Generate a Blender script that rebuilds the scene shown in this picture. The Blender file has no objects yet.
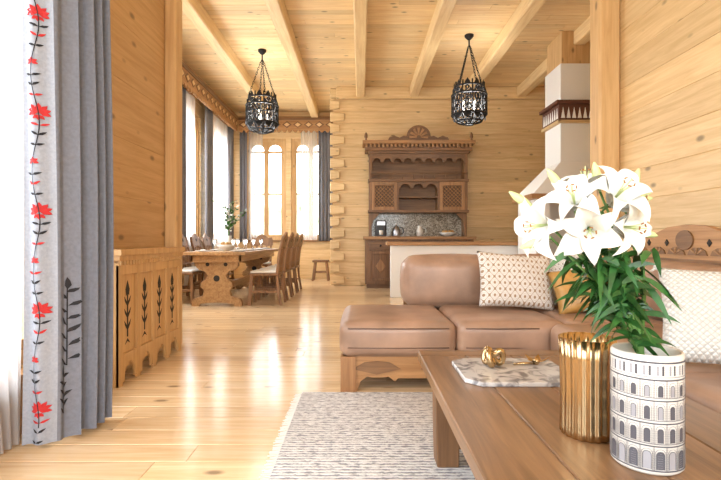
import bpy, bmesh, math, random
from mathutils import Vector, Matrix, Euler
random.seed(7)
S=bpy.context.scene
try:
    S.view_settings.view_transform='Standard'
    S.view_settings.look='None'
    S.view_settings.exposure=0.2
except Exception as e: print(e)
def lin(c):
    return tuple(((x/255)/12.92 if x/255<=.04045 else ((x/255+.055)/1.055)**2.4) for x in c)+(1,)
pi=math.pi; sin=math.sin; cos=math.cos
# ------------------------------------------------------------ materials
def newmat(name):
    m=bpy.data.materials.new(name); m.use_nodes=True
    nt=m.node_tree; b=nt.nodes['Principled BSDF']
    return m,nt,b
def plain(name,c,rough=.5,metal=0,noise=.0,scale=20,bump=0,sheen=0):
    m,nt,b=newmat(name); N=nt.nodes; L=nt.links
    b.inputs['Base Color'].default_value=lin(c); b.inputs['Roughness'].default_value=rough
    b.inputs['Metallic'].default_value=metal
    if noise or bump:
        tc=N.new('ShaderNodeTexCoord'); n=N.new('ShaderNodeTexNoise'); n.inputs['Scale'].default_value=scale; n.inputs['Detail'].default_value=5
        L.new(tc.outputs['Object'],n.inputs['Vector'])
        if noise:
            r=N.new('ShaderNodeValToRGB'); e=r.color_ramp.elements
            e[0].position=.3; e[1].position=.7
            e[0].color=lin([x*(1-noise) for x in c]); e[1].color=lin([min(255,x*(1+noise*.6)) for x in c])
            L.new(n.outputs['Fac'],r.inputs['Fac']); L.new(r.outputs['Color'],b.inputs['Base Color'])
        if bump:
            bm=N.new('ShaderNodeBump'); bm.inputs['Strength'].default_value=bump; bm.inputs['Distance'].default_value=.01
            L.new(n.outputs['Fac'],bm.inputs['Height']); L.new(bm.outputs['Normal'],b.inputs['Normal'])
    return m
def wood(name,ca,cb,axis='x',rough=.45,knots=True,var=.16,gs=1.0,bump=.15):
    m,nt,b=newmat(name); N=nt.nodes; L=nt.links
    tc=N.new('ShaderNodeTexCoord'); geo=N.new('ShaderNodeNewGeometry')
    mul=N.new('ShaderNodeMath'); mul.operation='MULTIPLY'; mul.inputs[1].default_value=37.0
    L.new(geo.outputs['Random Per Island'],mul.inputs[0])
    add=N.new('ShaderNodeVectorMath'); add.operation='ADD'
    L.new(tc.outputs['Object'],add.inputs[0]); L.new(mul.outputs[0],add.inputs[1])
    mp=N.new('ShaderNodeMapping'); L.new(add.outputs[0],mp.inputs['Vector'])
    s=[26*gs]*3; s['xyz'.index(axis)]=1.6*gs; mp.inputs['Scale'].default_value=s
    n=N.new('ShaderNodeTexNoise'); n.inputs['Scale'].default_value=1; n.inputs['Detail'].default_value=6; n.inputs['Roughness'].default_value=.62; n.inputs['Distortion'].default_value=.6
    L.new(mp.outputs[0],n.inputs['Vector'])
    r=N.new('ShaderNodeValToRGB'); e=r.color_ramp.elements
    e[0].position=.34; e[1].position=.64; e[0].color=lin(cb); e[1].color=lin(ca)
    L.new(n.outputs['Fac'],r.inputs['Fac'])
    mr=N.new('ShaderNodeMapRange'); mr.inputs['To Min'].default_value=1-var; mr.inputs['To Max'].default_value=1+var*.6
    L.new(geo.outputs['Random Per Island'],mr.inputs['Value'])
    hs=N.new('ShaderNodeHueSaturation'); L.new(mr.outputs[0],hs.inputs['Value']); L.new(r.outputs['Color'],hs.inputs['Color'])
    col=hs.outputs['Color']
    if knots:
        mp2=N.new('ShaderNodeMapping'); L.new(add.outputs[0],mp2.inputs['Vector'])
        s2=[6.0]*3; s2['xyz'.index(axis)]=3.0; mp2.inputs['Scale'].default_value=s2
        v=N.new('ShaderNodeTexVoronoi'); v.inputs['Scale'].default_value=1; L.new(mp2.outputs[0],v.inputs['Vector'])
        rr=N.new('ShaderNodeValToRGB'); ee=rr.color_ramp.elements
        ee[0].position=.07; ee[0].color=(1,1,1,1); ee[1].position=.16; ee[1].color=(0,0,0,1)
        L.new(v.outputs['Distance'],rr.inputs['Fac'])
        mm=N.new('ShaderNodeMath'); mm.operation='MULTIPLY'; mm.inputs[1].default_value=.8; L.new(rr.outputs['Color'],mm.inputs[0])
        mx=N.new('ShaderNodeMixRGB'); mx.inputs['Color2'].default_value=lin([x*.60 for x in cb])
        L.new(mm.outputs[0],mx.inputs['Fac']); L.new(col,mx.inputs['Color1']); col=mx.outputs['Color']
    L.new(col,b.inputs['Base Color']); b.inputs['Roughness'].default_value=rough
    bm=N.new('ShaderNodeBump'); bm.inputs['Strength'].default_value=bump; bm.inputs['Distance'].default_value=.004
    L.new(n.outputs['Fac'],bm.inputs['Height']); L.new(bm.outputs['Normal'],b.inputs['Normal'])
    return m
PA=(227,197,149); PB=(207,173,122)
pine_x=wood('pine_wall_x',PA,PB,'x',var=.13); pine_y=wood('pine_wall_y',PA,PB,'y',var=.13); pine_z=wood('pine_z',(214,178,128),(196,156,106),'z',var=.05)
pine_l=wood('pine_wall_panel',(204,168,120),(186,148,100),'y',var=.06)
pine_c=wood('pine_ceiling',(238,211,162),(221,186,136),'x',var=.14)
pine_b=wood('pine_beam',(234,206,156),(216,182,132),'y',var=.05,knots=False)
pine_f=wood('pine_floor',(230,204,166),(210,177,135),'x',rough=.17,var=.14,bump=.04)
OA=(140,102,66); OB=(106,74,46)
oak_x=wood('oak_x',OA,OB,'x',knots=False); oak_y=wood('oak_y',OA,OB,'y',knots=False); oak_z=wood('oak_z',OA,OB,'z',knots=False)
tab_y=wood('table_top_wood',(138,104,72),(100,73,48),'y',rough=.33,knots=False,var=.14)
mid_x=wood('mid_wood_x',(176,132,86),(144,102,62),'x',knots=False); mid_z=wood('mid_wood_z',(172,128,84),(140,98,60),'z',knots=False); mid_y=wood('mid_wood_y',(176,132,86),(144,102,62),'y',knots=False)
chairw=wood('chair_wood',(150,110,74),(112,78,50),'z',knots=False)
dark=plain('dark_cutout',(46,40,34),.8)  # near-black inlay colour painting the shade of cut-through holes
iron=plain('wrought_iron',(22,21,22),.55,.3)
plaster=plain('white_plaster',(236,236,234),.8,bump=.05,scale=30)
leather=plain('brown_leather',(158,127,106),.40,noise=.13,scale=5,bump=.15)
leather_d=plain('seam_leather',(104,80,66),.6)
greyfab=plain('blue_grey_fabric',(116,120,132),.9,noise=.06,scale=60,bump=.15)
greyfar=plain('grey_drape_fabric',(122,122,130),.9,noise=.06,scale=40)
linen=plain('linen_fabric',(152,157,168),.9,noise=.05,scale=80,bump=.1)
cotton=plain('cotton_white',(222,220,214),.9,noise=.03,scale=80,bump=.1)
red=plain('red_thread',(184,40,42),.8); blackt=plain('black_thread',(30,30,36),.8)
gold=plain('gold_metal',(190,164,124),.24,1.0)
ceram=plain('white_ceramic',(216,214,208),.22)
ink=plain('grey_ink',(80,80,88),.5)
inkl=plain('light_grey_ink',(150,150,156),.5)
petal=plain('lily_petal',(222,223,219),.5)
leafm=plain('lily_leaf',(44,92,40),.4,noise=.3,scale=30); stemm=plain('lily_stem',(84,126,60),.5)
budm=plain('lily_bud',(190,204,146),.5); anther=plain('anther',(150,104,60),.7)
mustard=plain('mustard_satin',(176,134,72),.4,noise=.15,scale=12)
black=plain('black_plastic',(30,30,32),.4); steel=plain('steel',(170,170,175),.3,.9)
glassy=plain('clear_glassware',(235,240,242),.05); glassy.node_tree.nodes['Principled BSDF'].inputs['Transmission Weight'].default_value=.9
bulbm=plain('bulb_glass',(255,240,210),.4)
def marble(name,a,b_,scale=8,lo=.45,hi=.6):
    m,nt,b=newmat(name); N=nt.nodes; L=nt.links
    tc=N.new('ShaderNodeTexCoord'); n=N.new('ShaderNodeTexNoise'); n.inputs['Scale'].default_value=scale; n.inputs['Detail'].default_value=8; n.inputs['Distortion'].default_value=1.6
    L.new(tc.outputs['Object'],n.inputs['Vector']); r=N.new('ShaderNodeValToRGB'); e=r.color_ramp.elements
    e[0].position=lo; e[1].position=hi; e[0].color=lin(b_); e[1].color=lin(a)
    L.new(n.outputs['Fac'],r.inputs['Fac']); L.new(r.outputs['Color'],b.inputs['Base Color']); b.inputs['Roughness'].default_value=.15
    return m
marb=marble('grey_marble',(190,188,187),(122,120,122),12,.38,.52); granite=marble('granite',(188,180,164),(112,100,86),26,.42,.6)
def sheer_mat(name,c,mixf):
    m=bpy.data.materials.new(name); m.use_nodes=True; nt=m.node_tree; N=nt.nodes; L=nt.links; N.clear()
    o=N.new('ShaderNodeOutputMaterial'); t=N.new('ShaderNodeBsdfTransparent'); tl=N.new('ShaderNodeBsdfTranslucent'); d=N.new('ShaderNodeBsdfDiffuse')
    tl.inputs['Color'].default_value=(c,c,c*1.02,1); d.inputs['Color'].default_value=(c,c,c*1.02,1)
    a=N.new('ShaderNodeMixShader'); a.inputs[0].default_value=.3; L.new(tl.outputs[0],a.inputs[1]); L.new(d.outputs[0],a.inputs[2])
    b=N.new('ShaderNodeMixShader'); b.inputs[0].default_value=mixf; L.new(t.outputs[0],b.inputs[1]); L.new(a.outputs[0],b.inputs[2])
    L.new(b.outputs[0],o.inputs[0]); return m
sheer=sheer_mat('sheer_voile',.93,.5); sheern=sheer_mat('sheer_voile_dense',.72,.75)
def pattern_mat(name,base,line,k,mode):
    m,nt,b=newmat(name); N=nt.nodes; L=nt.links
    tc=N.new('ShaderNodeTexCoord'); sp=N.new('ShaderNodeSeparateXYZ'); L.new(tc.outputs['Object'],sp.inputs[0])
    def M(op,a,bb=None):
        n=N.new('ShaderNodeMath'); n.operation=op
        for i,q in enumerate((a,bb)):
            if q is None: continue
            if isinstance(q,(int,float)): n.inputs[i].default_value=q
            else: L.new(q,n.inputs[i])
        return n.outputs[0]
    cx=M('COSINE',M('MULTIPLY',sp.outputs['X'],k)); cz=M('COSINE',M('MULTIPLY',sp.outputs['Z'],k*.8))
    p=M('ADD',cx,cz)
    l1=M('LESS_THAN',M('ABSOLUTE',p),.2); l2=M('GREATER_THAN',M('ABSOLUTE',p),1.7)
    l3=M('LESS_THAN',M('ABSOLUTE',M('SUBTRACT',M('ABSOLUTE',p),1.0)),.12)
    f=M('MAXIMUM',l1,l2)
    f=M('MAXIMUM',f,M('MULTIPLY',l3,.55 if not mode else 1.0))
    mx=N.new('ShaderNodeMixRGB'); mx.inputs['Color1'].default_value=lin(base); mx.inputs['Color2'].default_value=lin(line)
    L.new(f,mx.inputs['Fac']); L.new(mx.outputs[0],b.inputs['Base Color']); b.inputs['Roughness'].default_value=.9
    return m
pat1=pattern_mat('ogee_print',(216,212,206),(156,130,104),88,False); pat2=pattern_mat('grey_print',(214,212,208),(154,148,144),110,True)
def tuft_mat():
    m,nt,b=newmat('tufted_cotton'); N=nt.nodes; L=nt.links
    tc=N.new('ShaderNodeTexCoord'); sp=N.new('ShaderNodeSeparateXYZ'); L.new(tc.outputs['Object'],sp.inputs[0])
    def M(op,a,bb):
        n=N.new('ShaderNodeMath'); n.operation=op
        for i,q in enumerate((a,bb)):
            if isinstance(q,(int,float)): n.inputs[i].default_value=q
            else: L.new(q,n.inputs[i])
        return n.outputs[0]
    k=130
    d1=M('SINE',M('MULTIPLY',M('ADD',sp.outputs['X'],sp.outputs['Z']),k),0); d2=M('SINE',M('MULTIPLY',M('SUBTRACT',sp.outputs['X'],sp.outputs['Z']),k),0)
    h=M('MULTIPLY',d1,d2)
    r=N.new('ShaderNodeValToRGB'); e=r.color_ramp.elements; e[0].position=.0; e[1].position=.35; e[0].color=lin((184,181,174)); e[1].color=lin((210,208,202))
    L.new(M('ABSOLUTE',h,0),r.inputs['Fac']); L.new(r.outputs[0],b.inputs['Base Color']); b.inputs['Roughness'].default_value=.95
    bm=N.new('ShaderNodeBump'); bm.inputs['Strength'].default_value=.9; bm.inputs['Distance'].default_value=.006; L.new(M('ABSOLUTE',h,0),bm.inputs['Height']); L.new(bm.outputs['Normal'],b.inputs['Normal'])
    return m
tuft=tuft_mat()
def rug_mat():
    m,nt,b=newmat('woven_rug'); N=nt.nodes; L=nt.links
    tc=N.new('ShaderNodeTexCoord')
    mp=N.new('ShaderNodeMapping'); mp.inputs['Scale'].default_value=(26,48,1); L.new(tc.outputs['Object'],mp.inputs['Vector'])
    n=N.new('ShaderNodeTexNoise'); n.inputs['Scale'].default_value=1.0; n.inputs['Detail'].default_value=3; L.new(mp.outputs[0],n.inputs['Vector'])
    w=N.new('ShaderNodeTexWave'); w.bands_direction='Y'; w.inputs['Scale'].default_value=13; w.inputs['Distortion'].default_value=2.0; w.inputs['Detail Scale'].default_value=6; L.new(tc.outputs['Object'],w.inputs['Vector'])
    w2=N.new('ShaderNodeMapRange'); w2.inputs['To Min'].default_value=.55; L.new(w.outputs['Fac'],w2.inputs['Value'])
    mu=N.new('ShaderNodeMath'); mu.operation='MULTIPLY'; L.new(n.outputs['Fac'],mu.inputs[0]); L.new(w2.outputs[0],mu.inputs[1])
    r=N.new('ShaderNodeValToRGB'); e=r.color_ramp.elements; e[0].position=.26; e[1].position=.40
    e[0].color=lin((140,141,148)); e[1].color=lin((218,218,218)); L.new(mu.outputs[0],r.inputs['Fac'])
    L.new(r.outputs['Color'],b.inputs['Base Color']); b.inputs['Roughness'].default_value=.95
    bm=N.new('ShaderNodeBump'); bm.inputs['Strength'].default_value=.8; bm.inputs['Distance'].default_value=.015; L.new(mu.outputs[0],bm.inputs['Height']); L.new(bm.outputs['Normal'],b.inputs['Normal'])
    return m
rugm=rug_mat()
# ------------------------------------------------------------ mesh builder
class MB:
    def __init__(s,name): s.name=name; s.v=[]; s.f=[]; s.mi=[]; s.sm=[]; s.mats=[]; s.M=None
    def add(s,vs,fs,mat,smooth=False):
        if mat not in s.mats: s.mats.append(mat)
        i=s.mats.index(mat); o=len(s.v)
        for p in vs:
            p=Vector(p)
            if s.M is not None: p=s.M@p
            s.v.append(p)
        for f in fs: s.f.append([o+k for k in f]); s.mi.append(i); s.sm.append(smooth)
    def box(s,x0,x1,y0,y1,z0,z1,mat):
        s.add([(x0,y0,z0),(x1,y0,z0),(x1,y1,z0),(x0,y1,z0),(x0,y0,z1),(x1,y0,z1),(x1,y1,z1),(x0,y1,z1)],
              [(0,3,2,1),(4,5,6,7),(0,1,5,4),(1,2,6,5),(2,3,7,6),(3,0,4,7)],mat)
    def beam(s,p0,p1,w,d,mat,up=(0,0,1)):
        p0=Vector(p0);p1=Vector(p1);a=(p1-p0).normalized(); u=Vector(up)
        if abs(a.dot(u))>.98: u=Vector((0,1,0))
        b=a.cross(u).normalized(); c=b.cross(a).normalized(); vs=[]
        for p in (p0,p1):
            for i,j in ((-1,-1),(1,-1),(1,1),(-1,1)): vs.append(p+b*i*w/2+c*j*d/2)
        s.add(vs,[(0,1,2,3),(7,6,5,4),(0,4,5,1),(1,5,6,2),(2,6,7,3),(3,7,4,0)],mat)
    def tube(s,pts,r,mat,n=8,closed=False,smooth=True):
        pts=[Vector(p) for p in pts]; m=len(pts); rs=r if isinstance(r,(list,tuple)) else [r]*m
        vs=[]; fs=[]; pb=None
        for i,p in enumerate(pts):
            if closed: t=pts[(i+1)%m]-pts[i-1]
            else: t=pts[min(i+1,m-1)]-pts[max(i-1,0)]
            t.normalize()
            if pb is None:
                u=Vector((0,0,1)) if abs(t.z)<.9 else Vector((1,0,0)); b=t.cross(u).normalized()
            else:
                b=(pb-t*pb.dot(t)); b=b.normalized() if b.length>1e-6 else t.orthogonal().normalized()
            pb=b; c=t.cross(b)
            for k in range(n):
                a=2*pi*k/n+(pi/4 if n==4 else 0); vs.append(p+(b*cos(a)+c*sin(a))*rs[i])
        for i in range(m if closed else m-1):
            j=(i+1)%m
            for k in range(n): fs.append((i*n+k,i*n+(k+1)%n,j*n+(k+1)%n,j*n+k))
        if not closed: fs.append(tuple(range(n))[::-1]); fs.append(tuple((m-1)*n+k for k in range(n)))
        s.add(vs,fs,mat,smooth and n>4)
    def lathe(s,prof,c,mat,n=32,rib=0,ribn=0,close=False):
        vs=[];fs=[];m=len(prof)
        for r,z in prof:
            for k in range(n):
                a=2*pi*k/n; rr=r*(1+rib*cos(ribn*a)) ; vs.append((c[0]+rr*cos(a),c[1]+rr*sin(a),c[2]+z))
        for i in range(m-1):
            for k in range(n): fs.append((i*n+k,i*n+(k+1)%n,(i+1)*n+(k+1)%n,(i+1)*n+k))
        fs.append(tuple(range(n))[::-1])
        if close: fs.append(tuple((m-1)*n+k for k in range(n)))
        s.add(vs,fs,mat,True)
    def prism(s,poly,plane,d0,d1,mat):
        n=len(poly)
        def P(a,b,d): return {'xz':(a,d,b),'yz':(d,a,b),'xy':(a,b,d)}[plane]
        vs=[P(a,b,d0) for a,b in poly]+[P(a,b,d1) for a,b in poly]
        fs=[tuple(range(n)),tuple(range(2*n-1,n-1,-1))]+[(i,n+i,n+(i+1)%n,(i+1)%n) for i in range(n)]
        s.add(vs,fs,mat)
    def ell(s,c,r,mat,n=16,m=10):
        vs=[];fs=[]
        for i in range(m+1):
            t=pi*i/m
            for k in range(n):
                a=2*pi*k/n; vs.append((c[0]+r[0]*sin(t)*cos(a),c[1]+r[1]*sin(t)*sin(a),c[2]+r[2]*cos(t)))
        for i in range(m):
            for k in range(n): fs.append((i*n+k,i*n+(k+1)%n,(i+1)*n+(k+1)%n,(i+1)*n+k))
        s.add(vs,fs,mat,True)
    def grid(s,fn,nu,nv,mat,smooth=True):
        vs=[fn(i/nu,j/nv) for j in range(nv+1) for i in range(nu+1)]
        w=nu+1; fs=[(j*w+i,j*w+i+1,(j+1)*w+i+1,(j+1)*w+i) for j in range(nv) for i in range(nu)]
        s.add(vs,fs,mat,smooth)
    def rbox(s,x0,x1,y0,y1,z0,z1,r,mat,bul=.0,n=10):
        c=Vector(((x0+x1)/2,(y0+y1)/2,(z0+z1)/2)); h=Vector(((x1-x0)/2,(y1-y0)/2,(z1-z0)/2)); r=min(r,*h)
        for ax in range(3):
            for sg in (-1,1):
                a,b=[i for i in range(3) if i!=ax]
                def cs(hh):
                    l=[-hh+r*(1-cos(q*pi/2/4))*1.0 for q in range(5)]
                    inner=[-hh+r+(2*hh-2*r)*q/n for q in range(1,n)]
                    return l+inner+[-x for x in reversed(l)]
                A=cs(h[a]);Bs=cs(h[b]); vs=[]
                for vb in Bs:
                    for va in A:
                        p=Vector((0,0,0)); p[ax]=sg*h[ax]; p[a]=va; p[b]=vb
                        inn=Vector([max(-(h[k]-r),min(h[k]-r,p[k])) for k in range(3)])
                        d=p-inn; d=d.normalized()*r if d.length>0 else d
                        q=inn+d
                        if bul:
                            q[ax]+=sg*bul*max(0,1-(va/h[a])**2)*max(0,1-(vb/h[b])**2)
                        vs.append(c+q)
                w=len(A); fs=[(j*w+i,j*w+i+1,(j+1)*w+i+1,(j+1)*w+i) for j in range(len(Bs)-1) for i in range(w-1)]
                s.add(vs,fs,mat,True)
    def mesh(s,weld=False):
        me=bpy.data.meshes.new(s.name); me.from_pydata([tuple(p) for p in s.v],[],s.f)
        for m in s.mats: me.materials.append(m)
        for p,i,q in zip(me.polygons,s.mi,s.sm): p.material_index=i; p.use_smooth=q
        bm=bmesh.new(); bm.from_mesh(me)
        if weld: bmesh.ops.remove_doubles(bm,verts=bm.verts,dist=1e-5)
        bmesh.ops.recalc_face_normals(bm,faces=bm.faces); bm.to_mesh(me); bm.free(); me.update()
        return me
    def build(s,bevel=0,weld=False,loc=(0,0,0),rot=(0,0,0),seg=1):
        o=bpy.data.objects.new(s.name,s.mesh(weld)); S.collection.objects.link(o); o.location=loc; o.rotation_euler=rot
        if bevel:
            b=o.modifiers.new('bevel','BEVEL'); b.width=bevel; b.segments=seg; b.limit_method='ANGLE'; b.angle_limit=math.radians(50)
        return o
def inst(o,loc,rot=(0,0,0),name=None):
    q=bpy.data.objects.new(name or o.name,o.data); S.collection.objects.link(q); q.location=loc; q.rotation_euler=rot
    for m in o.modifiers:
        b=q.modifiers.new(m.name,m.type); b.width=m.width; b.segments=m.segments; b.limit_method='ANGLE'; b.angle_limit=m.angle_limit
    return q
# ------------------------------------------------------------ room shell
def log_wall(name,axis,c0,c1,a0,a1,z0,z1,mat,ops=(),row=.242,bev=.0065):
    B=MB(name); z=z0
    while z<z1-1e-4:
        zt=min(z+row,z1)
        br=sorted({z,zt,*[q for o in ops for q in (o[2],o[3]) if z<q<zt]})
        for b0,b1 in zip(br,br[1:]):
            if b1-b0<.003: continue
            segs=[(a0,a1)]
            for o in ops:
                if o[2]<=b0+1e-5 and o[3]>=b1-1e-5:
                    ns=[]
                    for p,q in segs:
                        if o[0]>=q or o[1]<=p: ns.append((p,q)); continue
                        if o[0]>p: ns.append((p,o[0]))
                        if o[1]<q: ns.append((o[1],q))
                    segs=ns
            for p,q in segs:
                if axis=='x': B.box(p,q,c0,c1,b0,b1,mat)
                else: B.box(c0,c1,p,q,b0,b1,mat)
        z=zt
    return B.build(bevel=bev)
H=4.1
def boards(name,x0,x1,y0,y1,z0,z1,w,mat,bev,lmin=2.2,lmax=4.5):
    B=MB(name); y=y0
    while y<y1:
        x=x0-random.random()*2; 
        while x<x1:
            l=random.uniform(lmin,lmax); a=max(x,x0); b=min(x+l,x1)
            if b>a+.01: B.box(a,b,y,min(y+w,y1),z0,z1,mat)
            x+=l
        y+=w
    return B.build(bevel=bev)
boards('floor',-3.4,4.5,-2.7,12.0,-.05,0,.17,pine_f,.003)
boards('ceiling',-3.4,4.5,-2.7,12.0,H,H+.06,.145,pine_c,.009)
WL=-1.72
log_wall('wall_left_living','y',WL-.2,WL,-2.5,4.3,0,H,pine_l,[(.3,2.75,.3,3.4)],row=.42,bev=.003)
log_wall('wall_left_jog','x',4.3,4.5,-3.4,WL,0,H,pine_x)
LW=[(5.3,7.3,.95,3.4),(8.3,9.6,.95,3.4),(10.1,11.4,.95,3.4)]  # first opening is added out of view to bring in more light
log_wall('wall_left_dining','y',-3.4,-3.2,4.5,12.0,0,H,pine_y,LW)
BW=[(-2.82,-1.83,.95,3.45),(-1.70,-.75,.95,3.45)]
log_wall('wall_back_dining','x',11.8,12.0,-3.2,-.57,0,H,pine_x,BW)
log_wall('wall_back_kitchen','x',10.0,10.2,-.57,4.5,0,H,pine_x,bev=.008)
log_wall('wall_jog_kitchen','y',-.57,-.37,10.2,11.8,0,H,pine_y)
log_wall('wall_right_kitchen','y',4.3,4.5,4.7,10.0,0,H,pine_y)
log_wall('wall_right_jog','x',4.5,4.7,2.6,4.5,0,H,pine_x)
log_wall('wall_right_living','y',2.4,2.6,-2.5,4.7,0,H,pine_y,row=.26,bev=.006)
log_wall('wall_rear_living','x',-2.7,-2.5,-1.92,2.6,0,H,pine_x,[(-1.3,2.0,.3,3.5)])  # opening in this unseen wall is added to let fill light in
B=MB('trim_1')
B.box(WL,-1.615,4.2,4.36,0,H,pine_z); B.build(.012)
B=MB('trim_2'); B.box(2.2,2.4,4.42,4.62,0,H,pine_z); B.build(.02)
B=MB('trim_3'); z=.0; i=0
while z<H-.05:
    w=.2 if i%2 else .30
    B.prism([(-.63,z+.02),(-.63+w,z+.05),(-.63+w,z+.19),(-.63,z+.23)],'xz',9.94,10.0,pine_x)
    z+=.242; i+=1
B.build(.012)
for k,x in enumerate((-2.2,-1.1,0,1.1,2.2,3.3)):
    B=MB('ceiling_beam'); B.box(x-.09,x+.09,-2.4,11.78 if x<-.6 else 9.98,H-.21,H,pine_b); B.build(.015)
B=MB('ceiling_beam'); B.box(-.5,4.28,9.85,9.98,H-.24,H,pine_x); B.build(.015)
def bb(n,*a,m=pine_x):
    B=MB('baseboard_'+n); B.box(*a,m); B.build(.006)
bb('left_living',WL,WL+.02,2.76,4.2,0,.11,m=pine_y); bb('right_living',2.38,2.4,-2.4,4.4,0,.11,m=pine_y)
bb('back_dining',-3.2,-.6,11.77,11.8,0,.11); bb('back_kitchen',-.3,.0,9.97,10.0,0,.11); bb('left_dining',-3.2,-3.17,4.6,11.7,0,.11,m=pine_y)
def valance(name,axis,a0,a1,c0,c1):
    B=MB(name); n=int((a1-a0)/.26); st=(a1-a0)/n
    poly=[(a0,3.88),(a0,3.60)]
    for i in range(n):
        a=a0+i*st
        poly+=[(a+st*.2,3.54),(a+st*.35,3.54),(a+st*.5,3.61),(a+st*.65,3.54),(a+st*.8,3.54),(a+st,3.60)]
    poly+=[(a1,3.88)]
    m=mid_y if axis=='y' else mid_x; d=oak_y if axis=='y' else oak_x
    pl='yz' if axis=='y' else 'xz'
    B.prism(poly,pl,c0,c1,m)
    f=c1 if axis=='y' else c0; sg=1 if axis=='y' else -1
    for i in range(n):
        a=a0+(i+.5)*st
        B.prism([(a,3.81),(a+st*.45,3.725),(a,3.64),(a-st*.45,3.725)],pl,f,f+sg*.010,oak_z)
        B.prism([(a,3.775),(a+st*.27,3.725),(a,3.675),(a-st*.27,3.725)],pl,f+sg*.010,f+sg*.018,pine_x)
    lo,hi=(f,f+sg*.03) if sg>0 else (f+sg*.03,f)
    if axis=='y': B.box(lo,hi,a0,a1,3.83,3.9,d); B.box(-3.2,hi,a0,a1,3.88,3.92,m)
    else: B.box(a0,a1,lo,hi,3.83,3.9,d); B.box(a0,a1,lo,11.8,3.88,3.92,m)
    B.build(.004)
valance('carved_valance','y',4.6,11.55,-3.0,-2.96)
valance('carved_valance','x',-2.94,-.6,11.55,11.59)
# ------------------------------------------------------------ windows
def window(name,axis,c,a0,a1,z0,z1,leaves=2,arch=True,dep=.1,m=None):
    B=MB(name); m=m or (pine_z)
    def bx(p0,p1,q0,q1,d=dep):
        if axis=='x': B.box(p0,p1,c-d/2,c+d/2,q0,q1,m)
        else: B.box(c-d/2,c+d/2,p0,p1,q0,q1,m)
    t=.07
    bx(a0,a0+t,z0,z1); bx(a1-t,a1,z0,z1); bx(a0+t,a1-t,z0,z0+t); bx(a0+t,a1-t,z1-t,z1)
    w=(a1-a0-2*t)/leaves; pl='xz' if axis=='x' else 'yz'
    for i in range(leaves):
        p=a0+t+i*w; s=.055
        bx(p,p+s,z0+t,z1-t,.06); bx(p+w-s,p+w,z0+t,z1-t,.06); bx(p+s,p+w-s,z0+t,z0+t+s,.06)
        iz=z1-t; rr=(w-2*s)/2; cx=p+w/2; base=iz-rr-.08
        if arch:
            for sg in (-1,1):
                poly=[(cx+sg*rr,iz),(cx+sg*rr,base)]+[(cx+sg*rr*cos(q*pi/16),base+rr*sin(q*pi/16)) for q in range(1,9)]+[(cx,iz)]
                B.prism(poly,pl,c-.03,c+.03,m)
            bx(p+s,p+w-s,base-.05,base,.04)
        else: bx(p+s,p+w-s,z1-t-s,z1-t,.06)
        for zz in ((z0+t+(base-z0-t)*.5),) if arch else ((z0+z1)/2,): bx(p+s,p+w-s,zz-.018,zz+.018,.04)
    return B
w=window('window_1','x',11.88,*BW[0],leaves=2); w.box(-2.87,-1.78,11.74,11.83,.91,.95,mid_x); w.build(.004)
w=window('window_2','x',11.88,*BW[1],leaves=2); w.box(-1.75,-.72,11.74,11.83,.91,.95,mid_x); w.build(.004)
for k,o in enumerate(LW):
    w=window('window_%d'%(k+3),'y',-3.28,*o,leaves=2); w.box(-3.23,-3.15,o[0]-.05,o[1]+.05,.91,.95,mid_y); w.build(.004)
w=window('window_6','y',-1.82,.3,2.75,.3,3.4,leaves=2,arch=False); w.box(-1.74,-1.63,.3,2.7,.26,.3,mid_y); w.box(-1.71,-1.65,.3,2.7,0,.26,mid_y); w.build(.004)
w=window('window_7','x',-2.6,-1.3,2.0,.3,3.5,leaves=4,arch=False); w.build(.004)  # added window behind the camera, frames the fill light opening
# ------------------------------------------------------------ curtains
def curtain(name,p0,p1,z0,z1,folds,amp,mat,gather=0):
    B=MB(name); p0=Vector(p0+(0,));p1=Vector(p1+(0,)); d=(p1-p0); nrm=Vector((-d.y,d.x,0)).normalized()
    ph=random.random()*6
    def f(u,v):
        k=1-.25*v
        q=p0+d*u
        off=amp*sin(u*folds*2*pi+ph+.5*sin(v*3+u*7))*k+amp*.35*sin(u*folds*4.7*pi+v*2)
        q=q+nrm*off; return (q.x,q.y,z0+(z1-z0)*v)
    B.grid(f,max(24,int(folds*14)),14,mat); o=B.build(); m=o.modifiers.new('thick','SOLIDIFY'); m.thickness=.004
    return o
def sh(*a):
    o=curtain(*a); o.modifiers.clear(); return o
curtain('grey_curtain',(-3.07,7.75),(-3.07,8.42),.5,3.6,5,.035,greyfar)
sh('sheer_curtain',(-3.1,8.45),(-3.1,9.0),.1,3.6,7,.02,sheer)
curtain('grey_curtain',(-3.07,9.5),(-3.07,9.95),.5,3.6,4,.035,greyfar)
sh('sheer_curtain',(-3.1,10.1),(-3.1,11.15),.1,3.6,9,.02,sheer)
curtain('grey_curtain',(-3.07,11.2),(-3.05,11.5),.9,3.6,3,.03,greyfar)
curtain('grey_curtain',(-2.93,11.65),(-2.75,11.65),.9,3.6,2,.02,greyfar)
sh('sheer_curtain',(-2.72,11.68),(-2.38,11.68),.95,3.6,5,.02,sheer)
sh('sheer_curtain',(-1.45,11.68),(-1.05,11.68),.95,3.6,6,.02,sheer)
curtain('grey_curtain',(-1.02,11.66),(-.68,11.66),.93,3.6,4,.025,greyfar)
B=MB('sheer_curtain')
def f(u,v):
    z=.012+3.9*v; y0=1.75-.3*min(1,v*2)+.15*(1-min(1,v*3))
    y=y0+(2.24-y0)*u
    return (-1.59+.024*sin(u*44+.6*sin(v*4)),y,z)
B.grid(f,90,20,sheern); B.build()
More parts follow.
